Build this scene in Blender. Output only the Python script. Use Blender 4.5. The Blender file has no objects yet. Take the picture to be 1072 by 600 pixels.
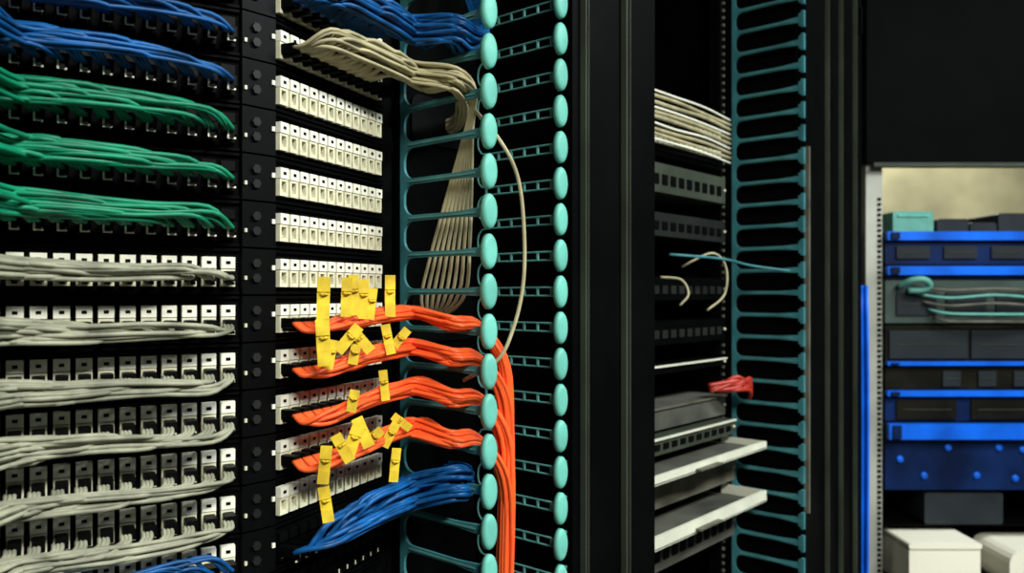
import bpy, math, random
from mathutils import Vector, Matrix
random.seed(7)
H = 1.45
S = bpy.context.scene

# ------------------------------------------------------------------ materials
def mat(name, col, rough=0.5, metal=0.0, var=0.15, scale=30, spec=0.5, emit=None, es=0):
    m = bpy.data.materials.new(name); m.use_nodes = True
    nt = m.node_tree; b = nt.nodes["Principled BSDF"]
    b.inputs["Roughness"].default_value = rough
    b.inputs["Metallic"].default_value = metal
    b.inputs["Specular IOR Level"].default_value = spec
    tc = nt.nodes.new("ShaderNodeTexCoord"); nz = nt.nodes.new("ShaderNodeTexNoise")
    nz.inputs["Scale"].default_value = scale; nz.inputs["Detail"].default_value = 3
    nt.links.new(tc.outputs["Object"], nz.inputs["Vector"])
    cr = nt.nodes.new("ShaderNodeValToRGB")
    cr.color_ramp.elements[0].position = 0.3; cr.color_ramp.elements[1].position = 0.7
    cr.color_ramp.elements[0].color = tuple(c*(1-var) for c in col)+(1,)
    cr.color_ramp.elements[1].color = tuple(min(1, c*(1+var)) for c in col)+(1,)
    nt.links.new(nz.outputs["Fac"], cr.inputs["Fac"])
    nt.links.new(cr.outputs["Color"], b.inputs["Base Color"])
    if emit:
        b.inputs["Emission Color"].default_value = emit+(1,)
        b.inputs["Emission Strength"].default_value = es
    return m
BLK = mat("black_metal", (0.0012,0.0013,0.0013), 0.6, 0, 0.3, 12, 0.03)
BLKG = mat("black_gloss", (0.0015,0.0017,0.0017), 0.5, 0, 0.3, 12, 0.04)
BLKP = mat("black_plastic", (0.0018,0.002,0.002), 0.45, 0, 0.2, 60, 0.08)
CREAM = mat("cream_plastic", (0.80,0.77,0.55), 0.5, 0, 0.12, 80, 0.3)
WHITE = mat("white_label_and_glint", (0.92,0.90,0.75), 0.6, 0, 0.05, 90, 0.3)
MINT = mat("mint_plastic", (0.15,0.52,0.42), 0.45, 0, 0.15, 25, 0.3)
TEAL = mat("shaded_mint_and_teal", (0.045,0.19,0.21), 0.45, 0, 0.25, 25, 0.3)  # mint finger plastic with shade put into the colour; also a teal cord
LADR = mat("ladder_shaded_mint", (0.09,0.27,0.25), 0.45, 0, 0.25, 25, 0.3)  # lighter shaded tone of the same mint, for ladder fingers and ribs
BLUE = mat("blue_cable", (0.004,0.080,0.26), 0.4, 0, 0.55, 30, 0.35)
GREEN = mat("green_cable", (0.004,0.20,0.10), 0.4, 0, 0.45, 30, 0.35)
GRAY = mat("gray_cable", (0.30,0.30,0.215), 0.45, 0, 0.4, 40, 0.3)
CRM = mat("cream_cable", (0.46,0.41,0.24), 0.45, 0, 0.25, 30, 0.3)
ORG = mat("orange_cable", (1.0,0.12,0.025), 0.4, 0, 0.12, 30, 0.35)
YEL = mat("yellow_tag", (0.84,0.56,0.035), 0.55, 0, 0.3, 40, 0.3)
GOLD = mat("screw_metal", (0.75,0.72,0.50), 0.35, 0.2, 0.1, 60)
SILV = mat("silver_tray", (0.78,0.78,0.62), 0.4, 0.1, 0.1, 20)
PAN = mat("tray_pan_grey", (0.085,0.085,0.07), 0.5, 0.1, 0.4, 10, 0.2)
GREYM = mat("grey_equipment", (0.12,0.115,0.085), 0.5, 0.1, 0.35, 20, 0.2)
DKG = mat("trim_and_glint_grey", (0.05,0.06,0.042), 0.45, 0.1, 0.3, 8, 0.2)  # trim grey, also used for the painted glints on the duct door
STUD = mat("dark_stud_metal", (0.016,0.018,0.016), 0.45, 0.1, 0.3, 8, 0.2)
RED = mat("red_cable", (0.42,0.03,0.015), 0.4)
SBLUE = mat("blue_bezel", (0.005,0.13,0.80), 0.4, 0, 0.35, 8, 0.3)
DBLUE = mat("dark_blue_metal", (0.003,0.014,0.065), 0.5, 0.0, 0.5, 9, 0.15)
BROWN = mat("brown_black_metal", (0.009,0.008,0.005), 0.5, 0, 0.4, 12, 0.1)
BOXW = mat("white_carton", (0.95,0.90,0.72), 0.6, 0, 0.05, 6)
SLATE = mat("slate_plastic", (0.020,0.024,0.028), 0.5, 0,0.2,10,0.2)
LTEAL = mat("light_teal_cover", (0.12,0.38,0.30), 0.5)
WALL = mat("beige_wall_paint", (0.33,0.31,0.19), 0.8, 0, 0.45, 2.2)
DWALL = mat("dark_wall_paint", (0.04,0.04,0.036), 0.9, 0, 0.1, 3)
FLOOR = mat("floor_tile_grey", (0.08,0.08,0.07), 0.5, 0, 0.2, 5)
CEIL = mat("ceiling_tile", (0.18,0.18,0.16), 0.9, 0, 0.1, 8)
EMIT = mat("lamp_diffuser", (0.9,0.9,0.85), 0.5, emit=(1,0.98,0.9), es=3)
RAILM = mat("rail_zinc",(0.42,0.42,0.35),0.45,0.2,0.4,4)
GT = mat("grey_teal_panel",(0.05,0.07,0.06),0.5,0,0.3,10,0.2)

ROT=Matrix.Rotation(math.radians(49),4,'Z'); RINV=ROT.inverted()
ALIGN=[True]
# ------------------------------------------------------------------ mesh builder
class MB:
    def __init__(s): s.v=[]; s.f=[]; s.mi=[]; s.mats=[]; s.sm=[]
    def m(s, mt):
        if mt not in s.mats: s.mats.append(mt)
        return s.mats.index(mt)
    def box(s, c, ax, ay, hx, hy, hz, mt, az=Vector((0,0,1))):
        i=len(s.v); mi=s.m(mt)
        for dz in (-1,1):
            for dy in (-1,1):
                for dx in (-1,1):
                    s.v.append(c+ax*(hx*dx)+ay*(hy*dy)+az*(hz*dz))
        for q in ((0,2,3,1),(4,5,7,6),(0,1,5,4),(2,6,7,3),(0,4,6,2),(1,3,7,5)):
            s.f.append([i+k for k in q]); s.mi.append(mi); s.sm.append(False)
    def prism(s, pts, off, mt):
        i=len(s.v); n=len(pts); mi=s.m(mt)
        s.v += list(pts)+[p+off for p in pts]
        s.f.append([i+k for k in range(n)][::-1]); s.f.append([i+n+k for k in range(n)])
        s.mi += [mi,mi]; s.sm += [False,False]
        for k in range(n):
            s.f.append([i+k,i+(k+1)%n,i+n+(k+1)%n,i+n+k]); s.mi.append(mi); s.sm.append(False)
    def rbox(s, c, ax, ay, hx, hy, hz, r, mt, az=Vector((0,0,1))):
        pts=[]
        for (sx,sz,a0) in ((1,1,0),(-1,1,90),(-1,-1,180),(1,-1,270)):
            for j in range(5):
                a=math.radians(a0+j*22.5)
                pts.append(c-ay*hy+ax*(sx*(hx-r)+r*math.cos(a))+az*(sz*(hz-r)+r*math.sin(a)))
        s.prism(pts, ay*(2*hy), mt)
    def tube(s, pts, r, mt, sides=6, sub=5):
        P=[Vector(p) for p in pts]
        Q=[P[0]+(P[0]-P[1])]+P+[P[-1]+(P[-1]-P[-2])]
        path=[]
        for a in range(1,len(Q)-2):
            p0,p1,p2,p3=Q[a-1],Q[a],Q[a+1],Q[a+2]
            for j in range(sub):
                t=j/sub
                path.append(0.5*((2*p1)+(p2-p0)*t+(2*p0-5*p1+4*p2-p3)*t*t+(3*p1-p0-3*p2+p3)*t**3))
        path.append(P[-1])
        mi=s.m(mt); base=len(s.v); up=None
        for k,p in enumerate(path):
            d=(path[min(k+1,len(path)-1)]-path[max(k-1,0)])
            if d.length<1e-9: d=Vector((0,0,1))
            d.normalize()
            if up is None:
                up = Vector((0,0,1)) if abs(d.z)<0.9 else Vector((1,0,0))
            u=up-d*up.dot(d)
            if u.length<1e-6: u=d.orthogonal()
            u.normalize(); w=d.cross(u); up=u
            for j in range(sides):
                a=2*math.pi*j/sides
                s.v.append(p+u*(r*math.cos(a))+w*(r*math.sin(a)))
        n=len(path)
        for k in range(n-1):
            for j in range(sides):
                a=base+k*sides+j; b=base+k*sides+(j+1)%sides
                s.f.append([a,b,b+sides,a+sides]); s.mi.append(mi); s.sm.append(True)
        s.f.append([base+j for j in range(sides)][::-1]); s.mi.append(mi); s.sm.append(False)
        s.f.append([base+(n-1)*sides+j for j in range(sides)]); s.mi.append(mi); s.sm.append(False)
    def oval(s, c, ax, ay, az, rx, ry, rz, mt, seg=20):
        mi=s.m(mt); base=len(s.v)
        rings=[(1.0,-1),(1.0,0.2),(0.9,0.7),(0.65,0.95)]
        for (k,y) in rings:
            for j in range(seg):
                a=2*math.pi*j/seg
                s.v.append(c+ax*(rx*k*math.cos(a))+az*(rz*k*math.sin(a))+ay*(ry*y))
        for q in range(len(rings)-1):
            for j in range(seg):
                a=base+q*seg+j; b=base+q*seg+(j+1)%seg
                s.f.append([a,b,b+seg,a+seg]); s.mi.append(mi); s.sm.append(True)
        s.f.append([base+j for j in range(seg)][::-1]); s.f.append([base+(len(rings)-1)*seg+j for j in range(seg)])
        s.mi += [mi,mi]; s.sm += [False,True]
    def obj(s, name, parent=None):
        me=bpy.data.meshes.new(name)
        vs=[RINV@v for v in s.v] if ALIGN[0] else s.v
        me.from_pydata([tuple(v) for v in vs],[],s.f)
        for mt in s.mats: me.materials.append(mt)
        me.polygons.foreach_set("material_index", s.mi)
        me.polygons.foreach_set("use_smooth", s.sm)
        me.update()
        o=bpy.data.objects.new(name, me); S.collection.objects.link(o)
        if ALIGN[0]: o.rotation_euler=(0,0,math.radians(49))
        if parent: o.parent=parent
        return o
def empty(name):
    o=bpy.data.objects.new(name,None); S.collection.objects.link(o); return o

# ------------------------------------------------------------------ frames
P0=Vector((-0.025,0.90,0)); a=math.radians(41)
D=Vector((math.sin(a),math.cos(a),0)); N=Vector((math.cos(a),-math.sin(a),0)); Z=Vector((0,0,1))
def P(t,n,z): return P0+D*t+N*n+Z*(H+z)
LD=Vector((-0.866,-0.5,0)); LN=Vector((0.5,-0.866,0)); LA=Vector((-0.256,0.76,0))
RD=Vector((0.381,0.9246,0)); RN=Vector((0.9246,-0.381,0)); RA=Vector((-0.232,0.787,0))
def L(s,n,z): return LA+LD*s+LN*n+Z*(H+z)
def R(s,n,z): return RA+RD*s+RN*n+Z*(H+z)
U=0.04445
def zk(k): return 0.0213+k*U

# ------------------------------------------------------------------ angled patch panels
def jack(mb, F, ax, ay, s, z, style, plugged):
    hw=0.0062
    if style:
        body=CREAM
        mb.box(F(s,0.0035,z+0.0078), ax, ay, hw,0.0035,0.0052, WHITE)
        mb.box(F(s,0.003,z+0.0009), ax, ay, hw,0.003,0.0010, body)
        mb.box(F(s,0.003,z-0.0125), ax, ay, hw,0.003,0.0018, body)
        mb.box(F(s-hw+0.0013,0.003,z-0.0055), ax, ay, 0.0013,0.003,0.0053, body)
        mb.box(F(s+hw-0.0013,0.003,z-0.0055), ax, ay, 0.0013,0.003,0.0053, body)
        mb.box(F(s,0.0072,z+0.0078), ax, ay, 0.0020,0.0003,0.0014, BLKP)
        mb.box(F(s,0.002,z-0.0088), ax, ay, 0.0014,0.002,0.0012, GOLD)
    else:
        mb.box(F(s,0.003,z+0.0085), ax, ay, hw,0.003,0.0045, BLKP)
        mb.box(F(s,0.003,z-0.0125), ax, ay, hw,0.003,0.0018, BLKP)
        mb.box(F(s-0.002,0.0062,z-0.0100), ax, ay, 0.0009,0.0004,0.0022, GOLD)
    if plugged:
        mb.box(F(s,0.012,z-0.005), ax, ay, 0.0048,0.010,0.0046, BLKP)
        mb.box(F(s,0.016,z-0.0115), ax, ay, 0.0020,0.010,0.0014, BLKP)
        if not style:  # white slivers painted as glints on the plugs
            mb.box(F(s+0.003,0.0225,z-0.009), ax, ay, 0.0008,0.0005,0.0042, WHITE)
            mb.box(F(s,0.0225,z-0.0132), ax, ay, 0.0036,0.0005,0.0008, WHITE)
for k in range(-9,10):
    mb=MB(); z=zk(k)
    mb.box(L(0.103,-0.0015,z),LD,LN,0.103,0.0015,0.0215,BLK)
    mb.box(R(0.099,-0.0015,z),RD,RN,0.099,0.0015,0.0215,BLK)
    for F,dd,nn,hl in ((L,LD,LN,0.103),(R,RD,RN,0.099)):
        mb.box(F(hl,0.002,z+0.0200),dd,nn,hl,0.002,0.0012,BLKG)
        mb.box(F(hl,0.002,z-0.0200),dd,nn,hl,0.002,0.0012,BLKG)
    c=(LA+RA)/2+Z*(H+z)
    mb.box(c+N*0.002,D,N,0.0178,0.004,0.0213,BLKP)
    for dz in (-0.006,0.008):
        pts=[c+Z*dz+N*0.006+D*(-0.004)+D*(0.0045*math.cos(j*math.pi/3))+Z*(0.0045*math.sin(j*math.pi/3)) for j in range(6)]
        mb.prism(pts,N*0.003,STUD)
    mb.box(c+D*0.0145+N*0.007+Z*0.004,D,N,0.0016,0.001,0.0022,WHITE)
    mb.box(c-D*0.0150+N*0.007-Z*0.006,D,N,0.0012,0.001,0.0018,GOLD)
    for i in range(12):
        jack(mb,L,LD,LN,0.0105+i*0.0168,z,k<=0,True)
        jack(mb,R,RD,RN,0.0095+i*0.0158,z,k>=-5, (k in(5,6)) or (-4<=k<=-1 and i<6) or k==-6)  # lowest right rows get black jacks: their unlit look is put into the colour
    mb.obj("angled_patch_panel")

# ------------------------------------------------------------------ rack frame (left rack)
rk=empty("network_rack")
mb=MB()
for t in (-0.475,-0.030):
    mb.box(P(t,-0.165,-0.3),D,N,0.020,0.012,1.15,BLK)
    mb.box(P(t,-0.72,-0.3),D,N,0.020,0.02,1.15,BLK)
for j in range(-60,60):
    z=j*U/3+0.004
    mb.box(P(-0.036,-0.151,z),D,N,0.0028,0.002,0.0030,GOLD if j%3 else WHITE)
    mb.box(P(-0.468,-0.151,z),D,N,0.0028,0.002,0.0030,DKG)
mb.obj("posts",rk)
mb=MB()
mb.box(P(-0.2525,-0.44,0.86),D,N,0.24,0.30,0.02,BLK)
mb.box(P(-0.2525,-0.44,-1.43),D,N,0.24,0.30,0.02,BLK)
mb.box(P(-0.2525,-0.745,-0.3),D,N,0.24,0.004,1.14,BLK)
mb.obj("top_base_and_back",rk)
mb=MB()
mb.box(P(-0.2525,-0.178,-0.3),D,N,0.20,0.002,1.12,BLK)
mb.obj("rear_baffle",rk)

# ------------------------------------------------------------------ finger cable managers
def finger_wall(mb, t, ladder, zlo=-24, zhi=18, cap=True, mt=TEAL):
    z0=0.003; back=-0.140; tip=-0.006
    for j in range(zlo,zhi):
        zc=z0+j*U
        if ladder:
            g=0.0052; r=0.012; zb=zc+g; zt=zc+U-g
            pts=[P(t,tip,zb),P(t,-0.06,zb),P(t,back+r+0.004,zb),P(t,back+0.004,zb+r*0.35),P(t,back,zb+r),
                 P(t,back,zt-r),P(t,back+0.004,zt-r*0.35),P(t,back+r+0.004,zt),P(t,-0.06,zt),P(t,tip,zt)]
            mb.tube(pts,0.0013,mt,6,4)
            for q in range(6):
                mb.box(P(t,-0.125+q*0.022,zc),D,N,0.0013,0.0012,g,mt)
        else:
            up=[]; r=0.0150; h=0.0037
            for q in range(7):
                a_=math.radians(180-q*15)
                up.append((back+r+r*math.cos(a_), h+r-r*math.sin(a_)))
            up=[(back-0.008,U/2),(back,U/2),(back,h+r)]+up[1:]+[(-0.05,h*0.9),(tip,h*1.6)]
            out=[P(t-0.0018,n,zc+z) for n,z in up]+[P(t-0.0018,n,zc-z) for n,z in reversed(up)]
            mb.prism(out,D*0.0036,mt)
            mb.box(P(t-0.0024,-0.075,zc),D,N,0.0008,0.055,0.0010,LADR)
        mb.box(P(t,-0.005,zc),D,N,0.003,0.003,0.012,mt)
        if cap: mb.oval(P(t,0.0,zc),D,N,Z,0.0112,0.004,0.0198,MINT)
def manager(t0,t1):
    mb=MB()
    finger_wall(mb,t0,False)
    finger_wall(mb,t1,True,mt=LADR)
    mb.box(P((t0+t1)/2,-0.153,-0.3),D,N,(t1-t0)/2+0.004,0.006,1.15,BLK)
    mb.box(P((t0+t1)/2,-0.153,-1.44),D,N,(t1-t0)/2+0.004,0.12,0.01,BLK)
    for zz in (0.22,-0.03,-0.26):
        mb.rbox(P((t0+t1)/2+0.005,-0.1455,zz),D,N,0.055,0.0015,0.030,0.012,BLKP)
    return mb.obj("finger_cable_manager")
manager(0.0,0.13)
manager(-0.64,-0.51)
mb=MB(); finger_wall(mb,0.902,False,cap=False,mt=TEAL)
for j in range(-24,18): mb.box(P(0.902,0.0,0.003+j*U),D,N,0.004,0.003,0.016,TEAL)
mb.box(P(0.902,-0.155,-0.3),D,N,0.006,0.006,1.15,BLK)
mb.obj("finger_cable_manager")

# ------------------------------------------------------------------ closed vertical ducts
def duct(t0,t1,strips,screws=None):
    e=empty("vertical_cable_duct")
    mb=MB(); tc=(t0+t1)/2; h=(t1-t0)/2
    mb.box(P(tc,-0.20,-0.3),D,N,h,0.18,1.15,BLK)
    mb.obj("duct_body",e)
    mb=MB()
    mb.rbox(P(tc,-0.0115,-0.3),D,N,h-0.006,0.008,1.14,0.006,BLKG)
    for (t,w,mt,zl,zh) in strips:
        mb.box(P(t,0.0,(zl+zh)/2),D,N,w,0.005,(zh-zl)/2,mt)
    for z in (-0.75,0.62): mb.rbox(P(t1-0.02,-0.002,z),D,N,0.006,0.004,0.03,0.003,BLKP)
    mb.obj("duct_door",e)
    if screws:
        mb=MB()
        for j in range(-28,17):
            mb.oval(P(screws,-0.0145,j*U+0.01),D,N,Z,0.0024,0.003,0.0024,LADR,8)
        mb.obj("hinge_screws",e)
    return e
duct(0.152,0.362,[(0.176,0.0011,DKG,-1.4,0.8),(0.182,0.0007,DKG,-1.4,0.8),(0.270,0.0016,DKG,-1.4,0.8),(0.279,0.0008,DKG,-1.4,0.8)],0.157)  # thin grey strips stand in for reflections along the door grooves
duct(0.917,1.262,[(0.9225,0.0035,GREYM,-0.43,0.29),(1.03,0.0012,DKG,-1.4,0.8),(1.11,0.0012,DKG,-1.4,0.8),(1.20,0.0012,DKG,-1.4,0.8)])

# ------------------------------------------------------------------ cable bundles
def rnd(a,b): return random.uniform(a,b)
def left_bundle(k, off, offe, mt, name, rad=0.0024, mult=1, thick=1.0):
    mb=MB(); zr=zk(k)
    for i in range(12):
        for q in range(mult):
            s=0.0105+i*0.0168+q*0.003
            an=rnd(0,6.28); rr=math.sqrt(rnd(0.05,1)); on=0.008*rr*math.cos(an)*thick; oz=0.0108*rr*math.sin(an)*thick
            pts=[L(s,0.020,zr-0.005),L(s+0.002,0.030,zr-0.006+off*0.3)]
            ss=s+0.020
            while ss<0.215:
                f=ss/0.21; g=0.45+0.55*f
                zb=zr+off*(1-f)+offe*f+0.0012*math.sin(ss*40+k)
                pts.append(L(ss,0.040+on*g+rnd(-.0006,.0006),zb+oz*g+rnd(-.0006,.0006)))
                ss+=0.045
            ze=zr+offe+oz*1.1
            pts.append(P(-0.500,-0.045+on,ze)); pts.append(P(-0.54,-0.06+on,ze-0.02))
            pts.append(P(-0.575+on,-0.07+oz,ze-0.10)); pts.append(P(-0.575+on,-0.075+oz,ze-0.30))
            mb.tube(pts,rad,mt,6,4)
    mb.obj(name)
rows=[(6,-0.002,0.004,BLUE),(5,0.000,0.002,BLUE),(4,0.004,0.010,BLUE),(3,0.006,0.008,GREEN),(2,0.004,0.006,GREEN),(1,0.004,0.006,GREEN),
      (0,-0.003,0.000,GRAY),(-1,-0.010,-0.006,GRAY),(-2,-0.013,-0.009,GRAY),(-3,-0.014,-0.011,GRAY),(-4,-0.013,-0.017,GRAY),(-5,-0.012,-0.020,GRAY),(-6,0.014,-0.004,BLUE),(-7,-0.004,-0.012,BLUE)]
nm={BLUE:"blue_cable_bundle",GREEN:"green_cable_bundle",GRAY:"gray_cable_bundle"}
for k,o,oe,mt in rows:
    left_bundle(k,o,oe,mt,nm[mt],0.0020 if mt!=GREEN else 0.0022,3,1.05)

def right_bundle(k, off, mid, endz, mt, n_cab, rad, dest, mult=1, thick=1.0, pitch=0.0158):
    mb=MB(); zr=zk(k)
    for i in range(n_cab):
        for q in range(mult):
            s=0.0080+i*pitch+q*0.0028
            an=rnd(0,6.28); rr=math.sqrt(rnd(0.05,1)); on=0.007*rr*math.cos(an)*thick; oz=0.0085*rr*math.sin(an)*thick
            pts=[R(s-0.002,0.020,zr-0.005),R(s-0.001,0.032,zr-0.006+off*0.5)]
            ss=s+0.014
            while ss<0.20:
                f=ss/0.20; g=0.75+0.25*f
                zb=zr+off*(1-f)+mid*math.sin(f*2.2)+ (endz-zr)*f*0.5
                pts.append(R(ss,0.044+0.016*f+on*g,zb+oz*g+rnd(-.0007,.0007)))
                ss+=0.042
            pts.append(P(-0.025,-0.035+on,endz+0.004+oz))
            pts += dest(on,oz,endz,i*mult+q)
            mb.tube(pts,rad,mt,6,4)
    return mb
def d_down(on,oz,ze,i):
    return [P(0.010,-0.030+on,ze+oz*0.8),P(0.040+on*0.8,-0.020+oz,ze-0.035),P(0.052+on*0.8,-0.020+oz,ze-0.10),P(0.050+on*0.8,-0.022+oz,ze-0.25),P(0.046+on,-0.03+oz,ze-0.6)]
for k,off,mid,ez in ((-1,-0.012,0.010,-0.036),(-2,-0.010,0.012,-0.074),(-3,-0.012,0.012,-0.119),(-4,-0.014,0.012,-0.166)):
    right_bundle(k,off,mid,ez,ORG,6,0.0025,d_down,4,1.1).obj("orange_cable_bundle")
def d_back(on,oz,ze,i):
    return [P(0.010,-0.050+on,ze-0.004+oz),P(0.050+on*.5,-0.090+on*.6,ze-0.010+oz*.8),P(0.078+on*.6,-0.128,ze-0.016+oz*.7),P(0.080+on*.6,-0.165,ze-0.020+oz*.7),P(0.080+on*.6,-0.30,ze-0.03+oz*.7)]
FC=[0]
def d_cream(on,oz,ze,i):
    if i%6==0:
        f=((i//6)*3%8)/7.0
        return [P(0.004,-0.030+on*.5,ze-0.008+oz*.3),P(0.008,-0.034-0.012*f,ze-0.05),P(0.011,-0.038-0.036*f,ze-0.11),P(0.014,-0.044-0.062*f,ze-0.18),P(0.018,-0.055-0.075*f,ze-0.235),P(0.030,-0.105-0.038*f,ze-0.262),P(0.030,-0.18,ze-0.268),P(0.03,-0.3,ze-0.27)]
    return d_back(on,oz,ze,i)
right_bundle(5,0.006,0.010,0.236,CRM,11,0.0021,d_cream,4,1.8,0.0125).obj("cream_cable_bundle")
def d_blue(on,oz,ze,i):
    return [P(0.006,-0.045+on*2,ze+oz),P(0.05,-0.06+on,ze+0.03),P(0.06,-0.10+on,ze+0.14),P(0.06,-0.11+on,ze+0.4)]
right_bundle(6,0.010,0.008,0.292,BLUE,11,0.0024,d_blue,4,1.9,0.0125).obj("blue_cable_bundle")
right_bundle(-6,0.010,0.006,-0.214,BLUE,12,0.0025,d_back,5,2.3,0.0125).obj("blue_cable_bundle")
mb=MB()
mb.tube([P(0.008,-0.04,0.22),P(0.012,0.006,0.17),P(0.035,0.012,0.13),P(0.043,0.014,0.07),P(0.041,0.014,0.01),P(0.028,0.010,-0.04),P(0.012,0.0,-0.075),P(0.01,-0.05,-0.10)],0.0023,CRM,8,8)
mb.obj("loose_patch_cord")

# ------------------------------------------------------------------ yellow tags on orange cables
mb=MB()
def tag(s,n,z,h,w=0.0075,tilt=0.0,yaw=0.9):
    ax=(RD*math.cos(yaw)+RN*math.sin(yaw)); az=(Z*math.cos(tilt)+ax*math.sin(tilt)).normalized(); axx=ax*math.cos(tilt)-Z*math.sin(tilt)
    ay=axx.cross(az)
    c=R(s,n,z)
    for q,(o,b) in enumerate(((-0.66,0.0015),(0,0.0),(0.66,0.0015))):
        mb.box(c+az*(o*h)+ay*b,axx,ay,w,0.0005,h*0.35,YEL,az)
    mb.tube([c+az*(h*0.2)+ay*0.004*math.cos(j)+axx*0.004*math.sin(j) for j in (0,1.5,3,4.5,6.2)],0.0012,YEL,5,2)
tags=[(0.004,0.056,-0.004,0.020,.0060,0.03),(0.004,0.056,-0.046,0.022,.0065,-0.06),(0.016,0.056,-0.058,0.014,.0045,0.2),
 (0.036,0.060,-0.003,0.019,.0050,0.04),(0.050,0.060,-0.001,0.020,.0050,-0.05),(0.066,0.060,-0.005,0.020,.0050,0.06),(0.080,0.061,-0.010,0.016,.0045,0.12),(0.038,0.061,-0.044,0.016,.0055,0.7),(0.062,0.061,-0.047,0.014,.0055,-0.7),(0.050,0.060,-0.060,0.010,.005,0.2),
 (0.112,0.064,-0.002,0.022,.0055,0.0),(0.108,0.064,-0.048,0.016,.0050,-0.2),(0.132,0.063,-0.050,0.015,.0050,0.7),
 (0.046,0.061,-0.106,0.011,.005,0.2),(0.100,0.064,-0.096,0.016,.0045,-0.1),
 (0.030,0.060,-0.150,0.015,.0055,-0.5),(0.048,0.060,-0.146,0.018,.0065,0.35),(0.064,0.061,-0.140,0.016,.0060,-0.4),(0.082,0.061,-0.148,0.012,.005,0.9),
 (0.006,0.056,-0.162,0.018,.0055,0.10),(0.008,0.056,-0.200,0.017,.0055,-0.15),(0.112,0.064,-0.150,0.014,.005,0.5),(0.136,0.064,-0.140,0.012,.0045,-0.9),(0.122,0.064,-0.184,0.018,.0050,0.1)]
for a_ in tags: tag(*a_)
mb.obj("yellow_cable_tags")

# ------------------------------------------------------------------ second rack contents
e=empty("equipment_rack")
mb=MB()
for t in (0.376,0.868):
    mb.box(P(t,-0.165,-0.3),D,N,0.010,0.012,1.15,BLK)
mb.box(P(0.62,-0.745,-0.3),D,N,0.25,0.004,1.15,BLK)
for t in (0.366,0.890):
    mb.box(P(t,-0.46,-0.3),D,N,0.002,0.28,1.15,BLK)
for j in range(-60,60):
    mb.box(P(0.868,-0.151,j*U/3),D,N,0.0025,0.002,0.0025,GREYM)
mb.box(P(0.62,-0.46,0.87),D,N,0.25,0.28,0.015,BLK); mb.box(P(0.62,-0.46,-1.435),D,N,0.25,0.28,0.015,BLK)
mb.obj("frame",e)
TC=0.622; HW=0.234
mb=MB()
mb.box(P(TC,-0.17,0.30),D,N,HW,0.02,0.050,BLK)
for j in range(24):
    for zz in (0.279,0.322):
        mb.box(P(TC-0.22+j*0.019,-0.148,zz),D,N,0.007,0.003,0.008,CREAM)
mb.obj("patch_panel",e)
mb=MB()
for j in range(10):
    z=0.352-j*0.0095
    mb.tube([P(0.40,-0.14,z),P(0.5,-0.124,z+rnd(-.002,.002)),P(0.62,-0.121,z+rnd(-.002,.002)),P(0.74,-0.124,z+rnd(-.002,.002)),P(0.85,-0.128,z-0.004)],0.0034 if j%3 else 0.0022,CRM if j%3 else WHITE,6,4)
mb.obj("cream_cable_bundle",e)
def unit(name,z,h,depth,face,proud=0.0,details=True,lip=None,port=BLKP):
    mb=MB()
    mb.box(P(TC,-0.145-depth/2+proud,z),D,N,HW-0.004,depth/2,h,face)
    mb.box(P(TC,-0.143+proud,z),D,N,HW,0.002,h,face)
    if lip:
        mb.box(P(TC,-0.139+proud,z+h-0.002),D,N,HW,0.003,0.0016,lip)
    if details:
        n=int(HW*2/0.03)
        for j in range(n):
            mb.box(P(TC-HW+0.02+j*0.03,-0.140+proud,z-h*0.1),D,N,0.009,0.001,h*0.35,port)
    for t in (-HW+0.006,HW-0.006):
        mb.oval(P(TC+t,-0.139+proud,z),D,N,Z,0.003,0.002,0.003,GOLD,10)
    return mb.obj(name,e)
unit("switch_a",0.208,0.026,0.35,DKG,0,True,None)
unit("switch_b",0.125,0.021,0.30,STUD,0,True,None)
unit("switch_g",0.010,0.021,0.30,BLK,0,True,None,STUD)
unit("switch_h",-0.070,0.021,0.30,BLK,0,True,None,STUD)
unit("shelf_unit",-0.135,0.008,0.20,BLK,0,False,SILV)
unit("switch_c",-0.222,0.020,0.30,PAN,0.0,False,GREYM)
unit("switch_d",-0.264,0.015,0.30,DKG,0.02,True,SILV)
unit("switch_e",-0.345,0.026,0.30,GREYM,0.02,False,GREYM)
unit("switch_f",-0.450,0.030,0.30,PAN,0.02,True,GREYM)
def tray(z,h):
    mb=MB()
    mb.box(P(0.622,-0.20,z-h+0.002),D,N,0.244,0.14,0.0015,PAN)
    mb.rbox(P(0.622,-0.063,z),D,N,0.248,0.003,h,0.003,SILV)
    mb.box(P(0.622,-0.054,z-h*0.3),D,N,0.04,0.005,0.0015,GREYM)
    for t in (0.38,0.864): mb.box(P(t,-0.20,z),D,N,0.0015,0.138,h,SILV)
    mb.obj("pull_out_rack_tray",e)
tray(-0.296,0.0075); tray(-0.396,0.011)
mb=MB()
mb.tube([P(0.66,-0.13,0.05),P(0.70,-0.09,0.075),P(0.735,-0.08,0.05),P(0.73,-0.08,0.00),P(0.70,-0.10,-0.03)],0.0022,CRM,6,6)
mb.tube([P(0.585,-0.13,0.03),P(0.605,-0.10,0.025),P(0.612,-0.09,0.0),P(0.60,-0.10,-0.02)],0.0022,CRM,6,6)
mb.tube([P(0.60,-0.12,0.07),P(0.72,-0.08,0.065),P(0.82,-0.07,0.055),P(0.885,-0.02,0.045)],0.0025,TEAL,6,6)
mb.obj("loose_patch_cords",e)
mb=MB()
for j in range(9):
    mb.tube([P(0.78+rnd(-.02,.02),-0.128,-0.18+rnd(-.012,.012)),P(0.82,-0.10,-0.175+rnd(-.014,.014)),P(0.86,-0.09,-0.18+rnd(-.014,.014)),P(0.880,-0.10,-0.21)],0.0040,RED,6,5)
mb.obj("red_cables",e)
mb=MB()
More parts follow.
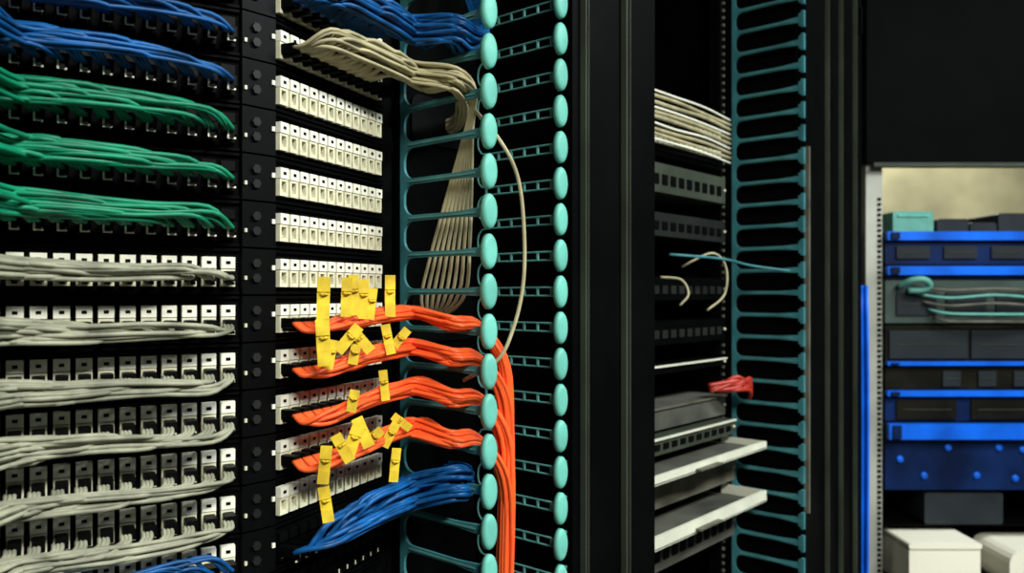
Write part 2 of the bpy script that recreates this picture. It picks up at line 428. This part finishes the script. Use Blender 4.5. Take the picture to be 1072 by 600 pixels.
for j in range(5):
    mb.tube([P(1.268+0.004*(j%2),0.004-0.006*j,0.02),P(1.270+0.004*(j%2),0.006-0.006*j,-0.3),P(1.268+0.004*(j%2),0.004-0.006*j,-0.9),P(1.268,-0.006*j,-1.44)],0.004,SBLUE,6,4)
mb.obj("blue_riser_cable")

# ------------------------------------------------------------------ far server rack facing the aisle
ALIGN[0]=False
X=Vector((1,0,0)); Y=Vector((0,1,0)); F=Vector((0,-1,0))
RY=2.30; k_=RY/850
def Q(u,v,dy=0): return Vector(((u-536)*k_, RY+dy, H+(308-v)*k_))
x0=Q(925,0).x; W=0.48
fr=empty("server_rack_cabinet")
def fbox(mb,xa,xb,za,zb,ya,yb,mt,r=0):
    c=Vector(((xa+xb)/2,(ya+yb)/2,(za+zb)/2))
    if r: mb.rbox(c,X,Y,(xb-xa)/2,(yb-ya)/2,(zb-za)/2,r,mt)
    else: mb.box(c,X,Y,(xb-xa)/2,(yb-ya)/2,(zb-za)/2,mt)
def zv(v): return H+(308-v)*k_
mb=MB()
fbox(mb,x0-0.050,x0-0.004,0.05,zv(172),RY-0.0,RY+0.03,RAILM)
fbox(mb,x0+W+0.004,x0+W+0.05,0.05,zv(172),RY,RY+0.03,RAILM)
for j in range(0,110):
    z=0.1+j*U/3*1.0
    if z<zv(172)-0.02:
        for xx in (x0-0.013,x0+W+0.013): fbox(mb,xx-0.005,xx+0.005,z,z+0.008,RY-0.003,RY,BLK)
mb.obj("rails",fr)
mb=MB()
fbox(mb,x0-0.056,x0+W+0.056,zv(172),2.5,RY-0.02,RY+0.07,BLK)
fbox(mb,x0-0.056,x0+W+0.056,0,0.05,RY,RY+0.8,BLK)
fbox(mb,x0-0.040,x0+W+0.040,zv(176),zv(172),RY-0.03,RY-0.02,DKG)
mb.obj("header_and_plinth",fr)
mb=MB()
fbox(mb,x0+W+0.05,x0+W+0.056,0.05,zv(245),RY+0.03,RY+0.8,BLK)
fbox(mb,x0-0.056,x0-0.05,0.05,zv(245),RY+0.03,RY+0.8,BLK)
fbox(mb,x0-0.05,x0+W+0.05,0.05,zv(245),RY+0.78,RY+0.8,BLK)
mb.obj("side_and_rear_panels",fr)
def srv(name,v0,v1,mt,bar=None,barv=None,y=0.0,xa=0,xb=W,det=None,depth=0.6):
    mb=MB()
    fbox(mb,x0+xa,x0+xb,zv(v1),zv(v0)-0.001,RY-0.01+y,RY+depth,mt)
    if bar:
        fbox(mb,x0+xa,x0+xb,zv(barv[1]),zv(barv[0]),RY-0.026+y,RY-0.0101+y,bar,0.003)
        for xx in (0.02,W-0.02):
            fbox(mb,x0+xx-0.012,x0+xx+0.012,zv(barv[1])+0.003,zv(barv[0])-0.003,RY-0.032+y,RY-0.0261+y,DBLUE,0.002)
    if det: det(mb)
    return mb.obj(name)
def slots(v0,v1,n,mt,a=0.03,b=W-0.03,fill=0.8):
    def f(mb):
        w=(b-a)/n
        for j in range(n):
            fbox(mb,x0+a+j*w,x0+a+j*w+w*fill,zv(v1),zv(v0),RY-0.016,RY-0.0102,mt,0.001)
            fbox(mb,x0+a+j*w+w*fill*0.1,x0+a+j*w+w*fill*0.9,(zv(v1)+zv(v0))/2-0.001,(zv(v1)+zv(v0))/2+0.001,RY-0.018,RY-0.0161,DKG)
    return f
srv("blue_server",243,277,DBLUE,SBLUE,(243,252),det=slots(258,271,3,SLATE,0.03,W-0.05,0.7))
srv("blue_server",278,292,DBLUE,SBLUE,(279,288))
srv("network_switch",293,338,GT,det=slots(306,330,3,SLATE))
srv("disk_array",340,378,BROWN,SBLUE,(378,382),det=slots(346,375,2,SLATE,0.01,W-0.01,0.96))
srv("disk_array",384,407,BROWN,det=slots(388,404,3,SLATE,0.16,W-0.02,0.5))
srv("blue_server",408,440,DBLUE,SBLUE,(408,414),det=slots(418,438,2,BROWN))
srv("blue_server",441,462,DBLUE,SBLUE,(442,458),y=-0.01)
def screws(mb):
    for (u,v) in ((965,497),(1020,497),(990,468),(1043,468),(940,480),(1060,500),(1068,470)):
        mb.oval(Q(u,v,-0.011),X,F,Z,0.010,0.006,0.010,SBLUE,12)
srv("blanking_panel",463,512,DBLUE,det=screws,depth=0.1)
mb=MB()
for j in range(5):
    v=300+j*8
    mb.tube([Q(950+j*6,v,-0.02),Q(985,v+4,-0.05),Q(1030,v+2+rnd(-3,3),-0.06),Q(1085,v+5,-0.04)],0.0040,(LTEAL if j%2 else GREYM),6,5)
mb.tube([Q(938,300,-0.02),Q(945,294,-0.05),Q(956,293,-0.06),Q(964,299,-0.05),Q(958,304,-0.04),Q(945,304,-0.03)],0.009,LTEAL,8,5)
mb.obj("loose_patch_cord")
mb=MB(); fbox(mb,Q(940,0).x,Q(983,0).x,zv(242.5),zv(220),RY+0.03,RY+0.2,LTEAL,0.006)
fbox(mb,Q(945,0).x,Q(978,0).x,zv(226),zv(224),RY+0.026,RY+0.0299,MINT)
mb.obj("teal_component_box")
mb=MB()
for (ua,ub,va) in ((987,1020,228),(1022,1050,232),(1052,1092,222)):
    fbox(mb,Q(ua,0).x,Q(ub,0).x,zv(242.5),zv(va),RY+0.03,RY+0.25,SLATE,0.008)
mb.obj("small_power_adapters")
mb=MB()
fbox(mb,x0,x0+W,zv(610),zv(604),RY-0.12,RY+0.6,SLATE)
fbox(mb,x0,x0+W,zv(610),zv(598),RY-0.124,RY-0.12,SLATE)
mb.obj("rack_shelf")
def bin_(ua,ub,va,name):
    mb=MB()
    fbox(mb,Q(ua,0).x,Q(ub,0).x,zv(604)+0.0005,zv(va+6),RY-0.11,RY+0.2,BOXW,0.006)
    fbox(mb,Q(ua-1,0).x,Q(ub+1,0).x,zv(va+6)+0.0005,zv(va),RY-0.114,RY+0.204,BOXW,0.007)
    mb.obj(name)
bin_(932,1003,556,"white_storage_box")
xa=x0+W-0.190
mb=MB(); fbox(mb,xa,x0+W-0.001,zv(604)+0.0005,zv(564),RY-0.11,RY+0.07,BOXW,0.035)
for j in range(3): fbox(mb,xa+0.04,x0+W-0.04,zv(576+j*8)-0.002,zv(576+j*8)+0.002,RY-0.1125,RY-0.1101,GREYM)
mb.obj("white_power_unit")
mb=MB(); fbox(mb,Q(968,0).x,Q(1050,0).x,zv(549),zv(516),RY+0.0,RY+0.3,SLATE,0.008)
fbox(mb,x0,x0+W,zv(551),zv(549)-0.0003,RY+0.0,RY+0.5,BLK)
mb.obj("slate_power_supply")

# ------------------------------------------------------------------ room
def slab(name,xa,xb,ya,yb,za,zb,mt):
    mb=MB(); mb.box(Vector(((xa+xb)/2,(ya+yb)/2,(za+zb)/2)),X,Y,(xb-xa)/2,(yb-ya)/2,(zb-za)/2,mt); return mb.obj(name)
slab("floor",-2.5,4.5,-3,4.5,-0.1,0,FLOOR)
slab("ceiling",-2.5,4.5,-3,4.5,2.9,3.0,CEIL)
slab("wall_back",-2.5,4.5,4.5,4.6,0,2.9,WALL)
slab("wall_front",-2.5,4.5,-3.1,-3,0,2.9,DWALL)
slab("wall_left",-2.6,-2.5,-3,4.5,0,2.9,DWALL)
slab("wall_right",4.5,4.6,-3,4.5,0,2.9,DWALL)

# ------------------------------------------------------------------ lights
def lamp(x,y,power,col,sx=1.2,sy=0.3,rot=0,z=2.9):
    e=MB()
    ax=Vector((math.cos(rot),math.sin(rot),0)); ay=Vector((-math.sin(rot),math.cos(rot),0))
    e.box(Vector((x,y,z-0.031)),ax,ay,sx/2+0.03,sy/2+0.03,0.03,CEIL)
    e.box(Vector((x,y,z-0.063)),ax,ay,sx/2,sy/2,0.003,EMIT)
    o=e.obj("ceiling_light")
    l=bpy.data.lights.new("tube_lamp",'AREA'); l.shape='RECTANGLE'; l.size=sx; l.size_y=sy; l.energy=power; l.color=col
    lo=bpy.data.objects.new("tube_lamp",l); S.collection.objects.link(lo)
    lo.location=(x,y,z-0.07); lo.rotation_euler=(0,0,rot); lo.parent=o
lamp(0.9,-0.9,118,(0.97,0.99,0.93),1.2,0.4,math.radians(49))
lamp(1.9,0.7,78,(0.88,0.97,1.0),1.2,0.3,math.radians(49))  # added lamp without a known fixture, brightens the right part
lamp(1.9,3.9,40,(1.0,0.98,0.86),1.2,0.3,0)  # added lamp to light the back wall, no fixture known there
w=bpy.data.worlds.new("World"); S.world=w; w.use_nodes=True
w.node_tree.nodes["Background"].inputs[0].default_value=(0.3,0.4,0.45,1); w.node_tree.nodes["Background"].inputs[1].default_value=0.03

# ------------------------------------------------------------------ camera
c=bpy.data.cameras.new("camera"); co=bpy.data.objects.new("camera",c); S.collection.objects.link(co)
co.location=(0,0,H); co.rotation_euler=(math.radians(90),0,0)
c.sensor_width=36; c.lens=36*850/1072; c.shift_y=8/1072; c.clip_start=0.02
c.dof.use_dof=True; c.dof.focus_distance=0.85; c.dof.aperture_fstop=6
S.camera=co
S.view_settings.view_transform='Standard'
